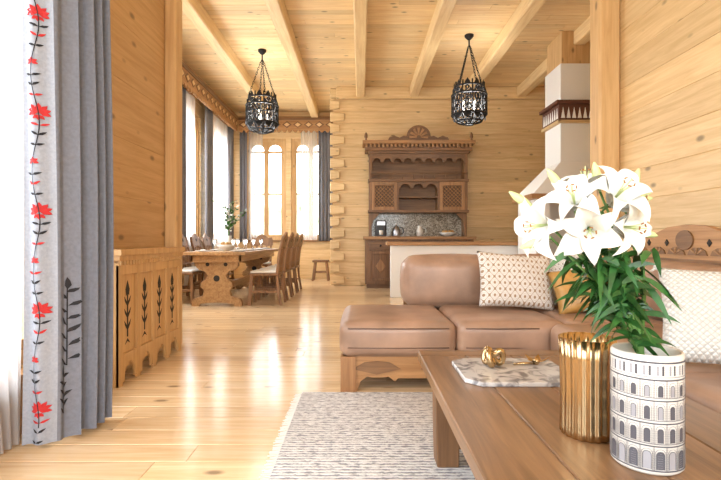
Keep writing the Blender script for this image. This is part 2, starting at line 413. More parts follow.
# embroidered drape
def drape(t,z):
    if t<.22:
        s=t/.22; x=-1.535+.125*s+.008*sin(z*1.7+.5); y=2.17+.03*s+.016*sin(s*8+z*.6)
    else:
        s=(t-.22)/.78; am=min(1,.12+max(0,s-.12)*3)
        x=-1.41+.008*sin(z*1.7+.5)+.05*min(1,s*3)+(.046*sin(s*4.4*2*pi+.3*sin(z*2)+.6)+.010*sin(s*27+z))*am; y=2.2+.016*sin(8+z*.6)*max(0,1-s*5)+.33*s+.022*cos(s*4.4*2*pi)*am
    return Vector((x,y,.02+z))
B=MB('embroidered_curtain')
B.grid(lambda u,v:drape(u*.22,v*3.9),8,24,linen)
B.grid(lambda u,v:drape(.22+u*.78,v*3.9),120,24,greyfab)
def emb(t,z,pts,mat):
    vs=[]
    for dx,dz in pts:
        tt=t+dx*1.75 if t<.22 else t+dx*1.9
        p=drape(tt,z+dz); q=drape(tt+.004,z+dz); d=(q-p); n=Vector((d.y,-d.x,0)).normalized(); vs.append(p+n*.004)
    B.add(vs,[tuple(range(len(vs)))],mat)
def leafp(cx,cz,a,L,W): 
    return [(cx+cos(a)*L*q-sin(a)*W*w_,cz+sin(a)*L*q+cos(a)*W*w_) for q,w_ in ((0,0),(.35,-.5),(.7,-.35),(1,0),(.7,.35),(.35,.5))]
# continuous winding vine with flowers and leaves
def vx_(z): return .11+.022*sin(z*2*pi/.45)
zq=.08
while zq<3.7:
    emb(vx_(zq),zq,[(-.0016,0),(.0016,0),((vx_(zq+.03)-vx_(zq))/1.75+.0016,.031),((vx_(zq+.03)-vx_(zq))/1.75-.0016,.031)],blackt)
    zq+=.03
for i in range(17):
    zc=.16+i*.225; big=(i%2==0); tc0=vx_(zc)
    L=.042 if big else .022
    for k in range(7 if big else 5):
        a=-.3+k*(pi+.6)/(6 if big else 4)
        emb(tc0,zc,leafp(0,0,a,L,.020 if big else .014),red)
    if big:
        for k in range(3): emb(tc0,zc-.012,leafp(0,0,-pi/2-.7+k*.7,.026,.014),red)
    for q in range(3):
        zz=zc-.06-q*.045
        for sg in (-1,1): emb(vx_(zz),zz,leafp(0,0,pi/2-sg*(.9 if q%2 else 1.2),.034-.004*q,.011),blackt if (q+i)%3 else red)
random.seed(11)
for (t0,z0,n,sc) in ((.36,.34,6,.95),(.31,.12,4,.7)):
    for q in range(n):
        zz=z0+q*.066*sc
        for sg in (-1,1): emb(t0+.004*sin(q*2),zz+.03*(sg>0),leafp(0,0,pi/2-sg*random.uniform(.7,1.2),random.uniform(.055,.085)*sc*(1-q/n*.4),.017),blackt)
    emb(t0,z0+n*.066*sc,leafp(0,-.02,pi/2,.06,.02),blackt)
    emb(t0,z0,[(-.002,0),(.002,0),(.002,n*.066*sc),(-.002,n*.066*sc)],blackt)
B.build()
# ------------------------------------------------------------ radiator cover
B=MB('radiator_cover'); x0,x1,y0,y1=-1.70,-1.55,3.08,4.15
cw=wood('cover_wood',(208,168,114),(188,146,94),'z',knots=False,var=.05)
B.box(x0,x1-.02,y0+.02,y1-.02,.1,.83,cw)
B.box(x0,x1+.03,y0-.03,y1+.02,.85,.89,cw); B.box(x0,x1+.012,y0-.012,y1+.01,.815,.85,cw)
n=26
for i in range(n): 
    yy=y0+(i+.25)*(y1-y0)/n; B.box(x1-.02,x1+.01,yy,yy+.02,.785,.815,cw)
for i in range(5):
    yy=y0+i*(y1-y0-.05)/4; B.box(x1-.02,x1,yy,yy+.05,.0,.785,cw)
B.box(x0,x1-.001,y0,y0+.03,0,.8,cw)
B.box(x1-.02,x1-.002,y0+.05,y1-.05,.72,.785,cw)
for i in range(4):
    ya=y0+.05+i*(y1-y0-.05)/4; yb=ya+(y1-y0-.05)/4-.05; c=(ya+yb)/2
    poly=[(ya,.20),(ya,.02),(ya+.03,.02)]+[(c+(yb-ya-.06)/2*cos(pi-q*pi/8),.05+.09*sin(q*pi/8)) for q in range(9)]+[(yb-.03,.02),(yb,.02),(yb,.20)]
    B.prism(poly,'yz',x1-.02,x1-.001,cw)
    e=x1-.02; 
    def hole_shade(pp): B.prism(pp,'yz',e,e+.003,dark)  # thin dark shape laid on the panel, shade of a hole as colour
    hole_shade([(c-.008,.30),(c+.008,.30),(c+.008,.60),(c-.008,.60)])
    hole_shade([(c,.68),(c+.028,.62),(c+.02,.575),(c,.60),(c-.02,.575),(c-.028,.62)])
    for q in (.34,.42,.5):
        for sg in (-1,1): hole_shade([(c,q),(c+sg*.035,q+.04),(c+sg*.045,q+.075),(c+sg*.012,q+.04)])
    hole_shade([(c-.04,.25),(c,.27),(c+.04,.25),(c,.29)])
c=(x0+x1)/2
B.prism([(c-.006,.3),(c+.006,.3),(c+.006,.6),(c-.006,.6)],'xz',y0-.003,y0,dark)
for q in (.34,.42,.5,.56):
    for sg in (-1,1): B.prism([(c,q),(c+sg*.03,q+.04),(c+sg*.038,q+.07),(c+sg*.01,q+.04)],'xz',y0-.003,y0,dark)
B.build(.003)
# ------------------------------------------------------------ dining table
TZ=.78
dt=wood('dining_wood',(190,150,102),(152,112,72),'y',knots=False); 
B=MB('dining_table'); tx0,tx1,ty0,ty1=-2.5,-1.62,6.75,9.5
for i in range(5):
    w_=(tx1-tx0)/5; B.box(tx0+i*w_,tx0+(i+1)*w_,ty0,ty1,TZ-.045,TZ,dt)
B.box(tx0+.08,tx1-.08,ty0+.08,ty0+.11,TZ-.15,TZ-.045,dt); B.box(tx0+.08,tx1-.08,ty1-.11,ty1-.08,TZ-.15,TZ-.045,dt)
for x in (tx0+.08,tx1-.11): B.box(x,x+.03,ty0+.08,ty1-.08,TZ-.14,TZ-.045,dt)
cx=(tx0+tx1)/2
half=[(.30,TZ-.13),(.31,.58),(.25,.52),(.17,.50),(.13,.44),(.16,.38),(.22,.34),(.23,.28),(.18,.22),(.20,.15),(.33,.11),(.36,.06),(.36,0),(.26,0),(.24,.035),(.1,.05)]
poly=[(cx+a,b) for a,b in half]+[(cx-a,b) for a,b in reversed(half)]
for y in (ty0+.12,ty1-.2):
    B.prism(poly,'xz',y,y+.08,dt)
    circ=[(cx+.045*cos(q*pi/8),.40+.045*sin(q*pi/8)) for q in range(16)]
    B.prism(circ,'xz',y-.004,y,dark)
    for sg in (-1,1):
        B.prism([(cx+sg*.13+.028*cos(q*pi/6),.60+.028*sin(q*pi/6)) for q in range(12)],'xz',y-.004,y,dark)
B.box(cx-.03,cx+.03,ty0+.2,ty1-.2,.2,.3,dt)
B.build(.006)
def chair_mesh():
    B=MB('dining_chair'); m=chairw
    B.rbox(-.22,.22,-.22,.22,.43,.47,.015,m,n=3)
    B.rbox(-.20,.19,-.20,.20,.465,.50,.017,cotton,.008,4)
    for sx in (-1,1):
        for sy in (-1,1):
            if sx<0: B.beam((sx*.18,sy*.17,.44),(sx*.21,sy*.2,0),.045,.045,m)
    for sy in (-1,1):
        B.tube([(.25,sy*.2,0),(.205,sy*.19,.25),(.19,sy*.19,.45),(.22,sy*.19,.75),(.28,sy*.19,1.0)],.026,m,4,smooth=False)
        B.beam((-.2,sy*.19,.2),(.2,sy*.19,.2),.03,.03,m)
    B.beam((-.19,-.18,.3),(-.19,.18,.3),.03,.03,m)
    sv=B.M; B.M=Matrix.Translation((.245,0,.84))@Matrix.Rotation(math.radians(13),4,'Y')
    crest=[(-.23,0)]+[(-.23,.1),(-.2,.17),(-.13,.15),(-.08,.2),(0,.24),(.08,.2),(.13,.15),(.2,.17),(.23,.1),(.23,0),(.1,-.02),(0,.02),(-.1,-.02)]
    B.prism(crest,'yz',-.015,.015,m)
    B.prism([(0.03*cos(q*pi/5),.11+.03*sin(q*pi/5)) for q in range(10)],'yz',-.019,-.015,dark)
    B.prism([(0.03*cos(q*pi/5),.11+.03*sin(q*pi/5)) for q in range(10)],'yz',.015,.019,dark)
    B.M=sv
    for y in (-.1,0,.1): B.tube([(.2,y,.47),(.205,y,.6),(.24,y,.86)],[.014,.022,.014],m,6)
    B.beam((.2,-.19,.56),(.2,.19,.56),.03,.025,m)
    return B
ch=chair_mesh().build(.004,loc=(-1.40,7.15,0))
for y in (7.8,8.45,9.1): inst(ch,(-1.40,y,0),(0,0,random.uniform(-.06,.06)))
for y in (7.3,7.95,8.6,9.2): inst(ch,(-2.69,y,0),(0,0,pi))
inst(ch,(-2.06,9.78,0),(0,0,pi/2))
B=MB('table_setting')
for y in (7.1,7.8,8.45,9.1):
    for x in (-2.32,-1.8):
        B.lathe([(.05,0),(.12,.012),(.125,.018),(.1,.014)],(x,y,TZ),ceram,20)
        B.lathe([(.03,0),(.032,.003),(.005,.01),(.005,.09),(.035,.13),(.032,.19)],(x+(.12 if x<-2 else -.12),y+.14,TZ),glassy,14)
        B.prism([(x-.04,y-.04),(x+.04,y-.04),(x,y+.06)],'xy',TZ+.018,TZ+.03,cotton)
B.build()
B=MB('fruit_bowl'); B.lathe([(.05,0),(.06,.01),(.14,.07),(.15,.1),(.14,.1),(.05,.03)],(-2.05,7.35,TZ),ceram,24)
for a in range(5): B.ell((-2.05+.06*cos(a*1.26),7.35+.06*sin(a*1.26),TZ+.1),(.04,.04,.04),mustard)
B.build()
B=MB('branch_vase'); vx,vy=-2.13,7.75
B.lathe([(.05,0),(.07,.04),(.075,.12),(.045,.2),(.05,.24),(.04,.24)],(vx,vy,TZ),ceram,24)
for k in range(11):
    a=random.random()*6.28; r=random.uniform(.1,.3); h=random.uniform(.35,.62)
    p=[Vector((vx+r*q*q*cos(a),vy+r*q*q*sin(a),TZ+.2+h*q)) for q in (0,.3,.6,.85,1)]
    B.tube(p,.004,stemm,5)
    for q in range(9):
        t=p[1].lerp(p[4],q/8); d=Vector((random.uniform(-1,1),random.uniform(-1,1),random.uniform(-.2,1))).normalized(); s=d.orthogonal().normalized()
        L=.075; B.add([t,t+d*L*.5+s*.02,t+d*L,t+d*L*.5-s*.02],[(0,1,2,3)],leafm if (k+q)%3 else petal)
B.build()
B=MB('wooden_stool'); B.rbox(-.19,.19,-.19,.19,.43,.48,.02,chairw,n=3)
for sx in (-1,1):
    for sy in (-1,1): B.beam((sx*.13,sy*.13,.44),(sx*.18,sy*.18,0),.045,.045,chairw)
B.beam((-.15,-.15,.2),(.15,-.15,.2),.03,.03,chairw); B.beam((-.15,.15,.2),(.15,.15,.2),.03,.03,chairw)
B.build(.004,loc=(-.93,11.3,0))
# ------------------------------------------------------------ kitchen hutch
B=MB('carved_kitchen_hutch'); hx0,hx1=.09,2.23; yf=9.42; yb=9.98; yu=9.62
B.box(hx0,hx1,yf+.03,yb,.08,.96,oak_z); B.box(hx0+.03,hx1-.03,yf+.07,yb,0,.08,oak_x); B.box(hx0-.04,hx1+.04,yf-.03,yb,.96,1.02,mid_x)
nd=4; dw=(hx1-hx0-.1)/nd
for i in range(nd):
    a=hx0+.05+i*dw
    B.box(a+.02,a+dw-.02,yf+.005,yf+.03,.76,.92,oak_x); B.ell((a+dw/2,yf-.012,.84),(.02,.02,.02),iron)
    for (p,q,r_,s_) in ((a+.02,a+.08,.14,.73),(a+dw-.08,a+dw-.02,.14,.73),(a+.08,a+dw-.08,.14,.2),(a+.08,a+dw-.08,.67,.73)): B.box(p,q,yf+.005,yf+.03,r_,s_,oak_z)
    c=a+dw/2; B.prism([(c,.58),(c+.1,.435),(c,.29),(c-.1,.435)],'xz',yf+.012,yf+.03,mid_z)
B.box(hx0+.1,hx1-.1,yb-.03,yb-.005,1.02,1.56,granite)
ux0,ux1=hx0+.08,hx1-.08
for x in (ux0,ux1-.06): B.box(x,x+.06,yu,yb,1.5,2.75,oak_z)
for x in (ux0,ux1-.06):
    s=1 if x==ux0 else -1; xx=x if s>0 else x+.06
    B.prism([(xx,1.5),(xx,1.02),(xx+s*.05,1.02),(xx+s*.05,1.2),(xx+s*.09,1.35),(xx+s*.2,1.46),(xx+s*.2,1.5)],'xz',yu+.08,yu+.14,oak_z)
    B.box(x,x+.06,yu+.1,yb,1.02,1.5,oak_z)
B.box(ux0,ux1,yb-.04,yb-.005,1.56,2.75,oak_x)
for z in (1.5,2.12,2.68): B.box(ux0-.02,ux1+.02,yu-.03,yb-.04,z,z+.05,oak_x)
dl=[(ux0+.06,ux0+.56),(ux1-.56,ux1-.06)]
for a,b in dl:
    B.box(a,b,yu+.05,yu+.06,1.55,2.12,leather_d)
    for (p,q,r_,s_) in ((a,a+.06,1.55,2.12),(b-.06,b,1.55,2.12),(a+.06,b-.06,1.55,1.62),(a+.06,b-.06,2.04,2.12)): B.box(p,q,yu-.01,yu+.02,r_,s_,mid_z)
    A0,A1,Z0,Z1=a+.06,b-.06,1.62,2.04
    for sg in (1,-1):
        k=-1.0
        while k<1.2:
            xa,za,xb,zb=A0,Z0+k,A1,Z0+k+sg*(A1-A0)
            o=[]
            for t in range(0,41):
                t/=40; x=xa+(xb-xa)*t; z=za+(zb-za)*t
                if Z0<=z<=Z1: o.append((x,z))
            if len(o)>2: B.beam((o[0][0],yu+.01+.006*sg,o[0][1]),(o[-1][0],yu+.01+.006*sg,o[-1][1]),.014,.012,mid_x,up=(0,1,0))
            k+=.075
    B.box(b if a==dl[0][0] else a-.04,(b+.04) if a==dl[0][0] else a,yu,yb-.04,1.55,2.12,oak_z)
ca,cb=dl[0][1]+.04,dl[1][0]-.04
B.box(ca,cb,yu+.04,yb-.04,1.80,1.83,oak_x)
def arcade(a,b,zt,h,n,y,mat):
    st=(b-a)/n; poly=[(a,zt),(a,zt-h)]
    for i in range(n):
        c=a+(i+.5)*st; r=st*.38
        poly+=[(c-r,zt-h)]+[(c-r*cos(q*pi/6),zt-h+min(h*.7,r)*sin(q*pi/6)) for q in range(1,6)]+[(c+r,zt-h)]
    poly+=[(b,zt-h),(b,zt)]; B.prism(poly,'xz',y,y+.025,mat)
arcade(ca,cb,2.12,.13,3,yu,oak_x); arcade(ux0+.06,ux1-.06,2.68,.17,9,yu-.01,oak_x)
for i in range(10):
    a=ux0+.02+i*(ux1-ux0-.04)/9; B.tube([(a,yu-.02,2.17),(a,yu-.02,2.3)],[.012,.006],oak_z,6)
B.tube([(ux0,yu-.02,2.29),(ux1,yu-.02,2.29)],.01,oak_x,6)
B.box(hx0,hx1,yu-.06,yb,2.73,2.80,oak_x); B.box(hx0-.05,hx1+.05,yu-.12,yb,2.86,2.93,mid_x)
for i in range(26):
    a=hx0+i*(hx1-hx0)/26+.01; B.box(a,a+.045,yu-.1,yu,2.80,2.86,mid_x)
B.box(hx0,hx1,yu,yb,2.80,2.86,oak_x)
c=(hx0+hx1)/2
crest=[(c-.62,2.93),(c-.58,3.0),(c-.48,3.03),(c-.38,2.99),(c-.3,3.03)]
crest+=[(c+.24*cos(pi-q*pi/12),3.02+.22*sin(q*pi/12)*1.0) for q in range(13)]
crest+=[(c+.3,3.03),(c+.38,2.99),(c+.48,3.03),(c+.58,3.0),(c+.62,2.93)]
B.prism(crest,'xz',yu-.05,yu,oak_x)
for k in range(7):
    a=k*pi/6; B.prism([(c+.04*cos(a-.3),3.0+.04*sin(a-.3)),(c+.19*cos(a-.14),3.0+.19*sin(a-.14)),(c+.19*cos(a+.14),3.0+.19*sin(a+.14)),(c+.04*cos(a+.3),3.0+.04*sin(a+.3))],'xz',yu-.065,yu-.05,mid_x)
for x in (hx0+.02,hx1-.02): B.tube([(x,yu-.05,2.93),(x,yu-.05,2.97),(x,yu-.05,3.0),(x,yu-.05,3.06),(x,yu-.05,3.1)],[.03,.015,.035,.03,.004],oak_z,10)
B.build(.004)
B=MB('coffee_machine'); B.rbox(.3,.52,9.55,9.8,1.02,1.34,.03,black,n=3); B.box(.33,.49,9.5,9.56,1.24,1.32,steel); B.box(.32,.5,9.46,9.56,1.02,1.05,black); B.lathe([(.035,0),(.045,.09),(.04,.09)],(.41,9.5,1.05),ceram,16); B.build(.003)
B=MB('kettle'); B.lathe([(.08,0),(.085,.02),(.075,.12),(.05,.19),(.02,.2),(.02,.22),(.0,.23)],(.72,9.6,1.02),steel,24); B.tube([(.8,9.6,1.06),(.86,9.6,1.1),(.85,9.6,1.19),(.77,9.6,1.21)],.01,black,8); B.build()
B=MB('fruit_tray'); B.lathe([(.06,0),(.16,.05),(.17,.08),(.16,.08),(.05,.02)],(1.75,9.6,1.02),ceram,24); 
for a in range(6): B.ell((1.75+.08*cos(a),9.6+.08*sin(a),1.02+.085),(.045,.045,.045),mustard)
B.build()
B=MB('ceramic_jug'); B.lathe([(.05,0),(.075,.06),(.07,.13),(.04,.18),(.05,.22),(.045,.22)],(1.2,9.75,1.02),ceram,24); B.tube([(1.25,9.75,1.2),(1.32,9.75,1.18),(1.32,9.75,1.1),(1.27,9.75,1.06)],.009,ceram,8); B.build()
# ------------------------------------------------------------ half wall with bar top
B=MB('wall_half_kitchen'); B.box(.5,3.6,7.95,8.1,0,.859,plaster); B.box(.5,3.6,8.1,8.13,.0,.859,oak_x); B.build(.004)
B=MB('bar_counter_top'); B.box(.44,3.65,7.87,8.45,.86,.92,mid_x); B.build(.008)
# ------------------------------------------------------------ stove chimney
B=MB('masonry_stove')
sx0,sx1,sy0,sy1=3.0,3.62,7.2,7.8
B.box(sx0,sx1,sy0,sy1,2.0,3.60,plaster)
B.box(sx0+.03,sx1-.0,sy0+.03,sy1,3.60,H,pine_z)
bandm=plain('band_wood',(96,58,44),.6)
B.box(sx0-.09,sx1+.09,sy0-.09,sy1+.02,2.98,3.03,bandm); B.box(sx0-.04,sx1+.04,sy0-.04,sy1+.01,2.74,2.98,bandm); B.box(sx0-.06,sx1+.06,sy0-.06,sy1+.01,2.70,2.74,pine_x)
for i in range(8):
    a=sx0-.02+i*(sx1-sx0+.04)/8; w_=(sx1-sx0+.04)/8
    B.prism([(a+.01,2.77),(a+w_/2,2.94),(a+w_-.01,2.77)],'xz',sy0-.046,sy0-.04,plaster)
for i in range(7):
    a=sy0-.02+i*.085; B.prism([(a+.01,2.77),(a+.0425,2.94),(a+.075,2.77)],'yz',sx0-.046,sx0-.04,plaster)
B.add([(2.5,6.95,1.62),(sx1,6.95,1.62),(sx1,sy1,1.62),(2.5,sy1,1.62),(sx0,sy0,2.12),(sx1,sy0,2.12),(sx1,sy1,2.12),(sx0,sy1,2.12)],[(0,3,2,1),(4,5,6,7),(0,1,5,4),(1,2,6,5),(2,3,7,6),(3,0,4,7)],plaster)
B.box(2.46,sx1+.03,6.9,sy1,1.55,1.62,mid_x)
B.box(2.56,2.76,7.0,sy1,0,1.55,plaster); B.box(sx1-.2,sx1,7.0,sy1,0,1.55,plaster); B.box(2.76,sx1-.2,7.55,sy1,0,1.55,plaster); B.box(2.76,sx1-.2,7.0,7.55,0,.5,plaster)
B.build(.008)
# ------------------------------------------------------------ pendant lanterns
def lantern():
    B=MB('iron_lantern_pendant'); R=.25
    def ring(r,z,t=.012): B.tube([(r*cos(q*pi/12),r*sin(q*pi/12),z) for q in range(24)],t,iron,6,closed=True)
    ring(R*.9,-.02,.014); ring(R*1.05,-.14,.015); ring(R*1.05,-.44,.016); ring(R*.75,-.54,.014); ring(R*.3,-.58)
    for k in range(10):
        a=k*pi/5; c,s=cos(a),sin(a)
        B.tube([(R*.9*c,R*.9*s,.05),(R*.9*c,R*.9*s,-.02),(R*1.05*c,R*1.05*s,-.14),(R*1.05*c,R*1.05*s,-.44),(R*.75*c,R*.75*s,-.54),(R*.3*c,R*.3*s,-.58)],.012,iron,5)
        a2=a+pi/10
        def P(th,z,r=R*1.04): return (r*cos(th),r*sin(th),z)
        for sg in (-1,1):
            for zc,fl in ((-.22,1),(-.36,-1)):
                B.tube([P(a2+sg*(.14-.11*cos(q*.62))*(1-q*.035),zc+fl*.062*sin(q*.62)*(1-q*.05)) for q in range(11)],.0105,iron,5)
            B.tube([P(a2+sg*.13*cos(q*.7)*(1-q/11),-.085+.045*sin(q*.7)*(1-q/11),R*.97) for q in range(9)],.010,iron,5)
        B.tube([P(a2+.10*cos(q*pi/4),-.29+.03*sin(q*pi/4)) for q in range(8)],.010,iron,5,closed=True)
        def plate(z,h,w,r):
            B.add([P(a2-w,z,r),P(a2-w*.7,z+h*.5,r),P(a2,z+h,r),P(a2+w*.7,z+h*.5,r),P(a2+w,z,r)],[(0,1,2,3,4)],iron)
        plate(-.03,.10,.22,R*.92); plate(-.45,-.08,.26,R*1.0)
    for k in range(4):
        a=k*pi/2+.4; p0=Vector((R*.9*cos(a),R*.9*sin(a),.0)); p1=Vector((.015*cos(a),.015*sin(a),.62))
        n=15
        for q in range(n):
            c=p0.lerp(p1,(q+.5)/n); d=(p1-p0).normalized(); o=d.cross(Vector((cos(a+q%2*1.57),sin(a+q%2*1.57),0))).normalized()
            B.tube([c+d*.03*cos(w*pi/4)+o*.012*sin(w*pi/4) for w in range(8)],.0045,iron,4,closed=True)
    B.tube([(0,0,.6),(0,0,.78)],.012,iron,6); B.lathe([(.07,.79),(.07,.765),(.03,.72),(.0,.71)],(0,0,0),iron,16)
    B.tube([(0,0,-.58),(0,0,-.2)],.012,iron,6)
    for k in range(3):
        a=k*2.09; x,y=.1*cos(a),.1*sin(a)
        B.tube([(0,0,-.45),(x,y,-.47),(x,y,-.38)],.009,iron,6); B.tube([(x,y,-.38),(x,y,-.26)],.016,ceram,10); B.ell((x,y,-.225),(.018,.018,.035),bulbm,10,6)
    return B
la=lantern().build(loc=(-1.63,7.96,H-.79)); inst(la,(1.67,7.38,H-.79),(0,0,.3))
# ------------------------------------------------------------ sofa
B=MB('corner_sofa')
SL=-.11; F=3.0; SI=1.16
B.box(SL+.03,2.3,F+.06,4.0,.18,.24,oak_x); B.box(SI+.06,2.3,.7,F+.06,.18,.24,oak_y)
def skirt(a0,a1,pl,d0,d1,m,n):
    st=(a1-a0)/n; poly=[(a0,.22),(a0,.0),(a0+.07,.0)]
    for i in range(n):
        p=a0+i*st; 
        L=p+.09 ; R_=p+st-.09
        poly+=[(L,.0 if i==0 else .08),(L+.02,.06),(L+.06,.09),(L+.10,.085)] 
        poly+=[(R_-.10,.085),(R_-.06,.09),(R_-.02,.06),(R_,.08 if i<n-1 else 0)]
    poly+=[(a1,.0),(a1,.22)]; B.prism(poly,pl,d0,d1,m)
skirt(SL,SI+.04,'xz',F+.02,F+.06,mid_x,3); skirt(F+.02,4.0,'yz',SL,SL+.04,mid_y,2); skirt(.7,F+.02,'yz',SI+.02,SI+.06,mid_y,4)
for i in range(3):
    c=SL+(i+.5)*(SI-SL)/3
    B.prism([(c-.15,.14),(c-.08,.18),(c,.19),(c+.08,.18),(c+.15,.14),(c,.105)],'xz',F+.01,F+.02,oak_x)
B.box(SL-.015,SL+.08,F+.0,F+.09,0,.22,mid_z)
def cush(*a,r=.06,b=.012,n=12): B.rbox(*a,r,leather,b,n)
cush(SL-.02,.60,F-.02,3.82,.215,.44); cush(.605,1.30,F-.02,3.82,.215,.44); cush(1.305,1.95,2.98,3.82,.215,.44)
cush(SI,1.95,1.9,2.975,.215,.44); cush(SI,1.95,.72,1.895,.215,.44)
for (xa,xb,ya) in ((SL-.02,.60,F-.02),(.605,SI,F-.02)):
    for zz in (.28,.40): B.tube([(xa+.05,ya-.003,zz),((xa+xb)/2,ya-.010,zz),(xb-.05,ya-.003,zz)],.004,leather_d,6)
cush(.34,1.10,3.74,4.02,.42,.82,r=.09,b=.02); cush(1.105,1.84,3.74,4.02,.42,.82,r=.09,b=.02)
cush(1.87,2.28,2.78,4.0,.42,.79,r=.10,b=.02); cush(1.87,2.28,1.75,2.775,.42,.79,r=.10,b=.02); cush(1.87,2.28,.7,1.745,.42,.79,r=.10,b=.02)
pb=[(.7,.2),(.7,.97),(1.2,.99),(1.5,1.03),(1.8,.99),(2.3,.97),(2.8,.98),(3.05,1.0),(3.2,1.045),(3.4,1.06),(3.6,1.045),(3.75,1.0),(3.9,.97),(4.05,.93),(4.05,.2)]
B.prism(pb,'yz',2.3,2.345,mid_y)
B.box(2.285,2.35,.7,4.05,.79,.815,oak_y)
for i in range(15):
    c=.85+i*.22
    B.prism([(c+.095*cos(q*pi/5),.845+.055*sin(q*pi/5)) for q in range(6)],'yz',2.29,2.3,oak_y)
    for k in range(3):
        a=pi/4+k*pi/4; B.prism([(c,.85),(c+.075*cos(a-.15),.85+.045*sin(a-.15)),(c+.075*cos(a+.15),.85+.045*sin(a+.15))],'yz',2.284,2.29,mid_y)
    B.prism([(c+.11-.022,.93),(c+.11,.955),(c+.11+.022,.93),(c+.11,.905)],'yz',2.293,2.3,dark)
for c in (1.5,3.4): B.prism([(c+.09*cos(q*pi/8),.95+.07*sin(q*pi/8)) for q in range(16)],'yz',2.288,2.3,oak_y)
B.box(.36,2.3,4.02,4.07,.2,.74,mid_x)
B.build(weld=False)
def pillow(name,w,h,t,mat,loc,rot,n=20,tas=False):
    B=MB(name)
    for sg in (-1,1):
        def f(u,v):
            a=2*u-1;b=2*v-1
            th=sg*t/2*(max(0,(1-a*a))*max(0,(1-b*b)))**.38
            th+=sg*.006*sin(a*5+b*3)*max(0,1-a*a)*max(0,1-b*b)
            return (a*w/2*(1-.07*(1-b*b)),th,b*h/2*(1-.07*(1-a*a)))
        B.grid(f,n,n,mat)
    if tas:
        for sx in (-1,1):
            for sz in (-1,1):
                p=Vector((sx*w/2,0,sz*h/2)); B.ell(p,(.014,.014,.014),mat,8,6)
                for k in range(7): B.tube([p,p+Vector((sx*.02+random.uniform(-.01,.01),random.uniform(-.012,.012),sz*.01-.03 if sz>0 else .012))],.002,mat,4)
    return B.build(weld=True,loc=loc,rot=rot)
pillow('patterned_pillow',.56,.42,.17,pat1,(1.13,3.50,.655),(-.36,.07,.05))
pillow('patterned_pillow',.40,.40,.14,pat2,(1.58,3.60,.66),(-.28,-.10,-.1))
pillow('mustard_pillow',.52,.33,.14,mustard,(1.60,3.33,.615),(-.45,-.16,-.12))
pillow('tufted_pillow',.48,.41,.18,tuft,(1.46,1.90,.645),(-.42,.0,-.5),tas=True)
# ------------------------------------------------------------ rug
B=MB('woven_rug'); B.rbox(-.36,.86,.75,2.96,.001,.014,.006,rugm,n=2)
for i in range(150):
    y=.76+i*2.19/150; B.tube([(-.36,y,.008),(-.40+random.uniform(-.008,.008),y+random.uniform(-.006,.006),.004)],.0028,cotton,4)
for i in range(75):
    x=-.35+i*1.2/75; B.tube([(x,2.955,.008),(x,2.975,.004)],.003,cotton,4)
B.build()
# ------------------------------------------------------------ coffee table
B=MB('coffee_table'); X0,X1,Y0,Y1=.26,1.04,.55,2.18; TT=.45
tend=wood('table_end',(138,104,72),(100,73,48),'x',rough=.33,knots=False)
nb=4
for i in range(nb):
    w_=(X1-X0)/nb; B.box(X0+i*w_,X0+(i+1)*w_-.0008,Y0+.1,Y1-.1,TT-.045,TT,tab_y)
B.box(X0,X1,Y0,Y0+.1,TT-.045,TT,tend); B.box(X0,X1,Y1-.1,Y1,TT-.045,TT,tend)
B.box(X0+.06,X1-.06,Y1-.1,Y1-.07,TT-.14,TT-.045,oak_x); B.box(X0+.06,X1-.06,Y0+.07,Y0+.1,TT-.14,TT-.045,oak_x)
for x in (X0+.06,X1-.09): B.box(x,x+.03,Y0+.1,Y1-.1,TT-.14,TT-.045,oak_y)
for x in (X0+.1,X1-.1):
    for y in (Y0+.14,Y1-.16):
        zb=.014 if x<.5 else .0
        B.prism([(x-.045,zb),(x+.045,zb),(x+.05,.2),(x+.05,TT-.045),(x-.05,TT-.045),(x-.05,.2)],'xz',y-.05,y+.05,oak_z)
B.box(X0+.08,X1-.08,Y1-.19,Y1-.13,.08,.13,oak_x); B.box(X0+.08,X1-.08,Y0+.11,Y0+.17,.08,.13,oak_x); B.box((X0+X1)/2-.04,(X0+X1)/2+.04,Y0+.17,Y1-.19,.08,.12,oak_y)
B.build(.004)
B=MB('marble_tray'); tc_=(.565,1.80); a_,b_=.20,.17
poly=[(tc_[0]+a_*cx_,tc_[1]+b_*cy_) for cx_,cy_ in ((-1,-.7),(-.75,-1),(.75,-1),(1,-.7),(1,.7),(.75,1),(-.75,1),(-1,.7))]
B.prism(poly,'xy',TT,TT+.016,marb)
B.build(.003)
B=MB('gold_knot_ornament')
B.tube([( .505+ .028*(cos(q)+ .9*cos(2*q))*.75, 1.84+.028*(sin(q)-.9*sin(2*q))*.75, TT+.016+.036+.024*sin(3*q)) for q in [i*2*pi/60 for i in range(60)]],.0125,gold,10,closed=True)
B.build()
B=MB('gold_leaf_ornament')
for k in range(6):
    a=k*1.05; d=Vector((cos(a),sin(a),.35)); c=Vector((.68,1.86,TT+.024)); s=Vector((-sin(a),cos(a),0))
    B.add([c,c+d*.025+s*.014,c+d*.055+Vector((0,0,.004)),c+d*.025-s*.014],[(0,1,2,3)],gold); 
B.ell((.68,1.86,TT+.030),(.014,.014,.014),gold,12,8); B.tube([(.68,1.86,TT+.022),(.62,1.83,TT+.03),(.59,1.85,TT+.022)],.005,gold,8)
B.build()
B=MB('gold_ribbed_vase'); h=.25
B.lathe([(.060,0),(.064,.004),(.064,.02),(.063,.12),(.065,.2),(.068,h),(.065,h),(.060,.2),(.058,.02),(.0,.018)],(.585,1.24,TT),gold,120,rib=.03,ribn=20)
B.build()
VX,VY,VR,VH=.645,1.083,.0725,.255
B=MB('printed_ceramic_vase')
B.lathe([(VR-.006,0),(VR,.006),(VR,VH-.006),(VR-.003,VH),(VR-.008,VH-.002),(VR-.009,.03),(0,.025)],(VX,VY,TT),ceram,64)
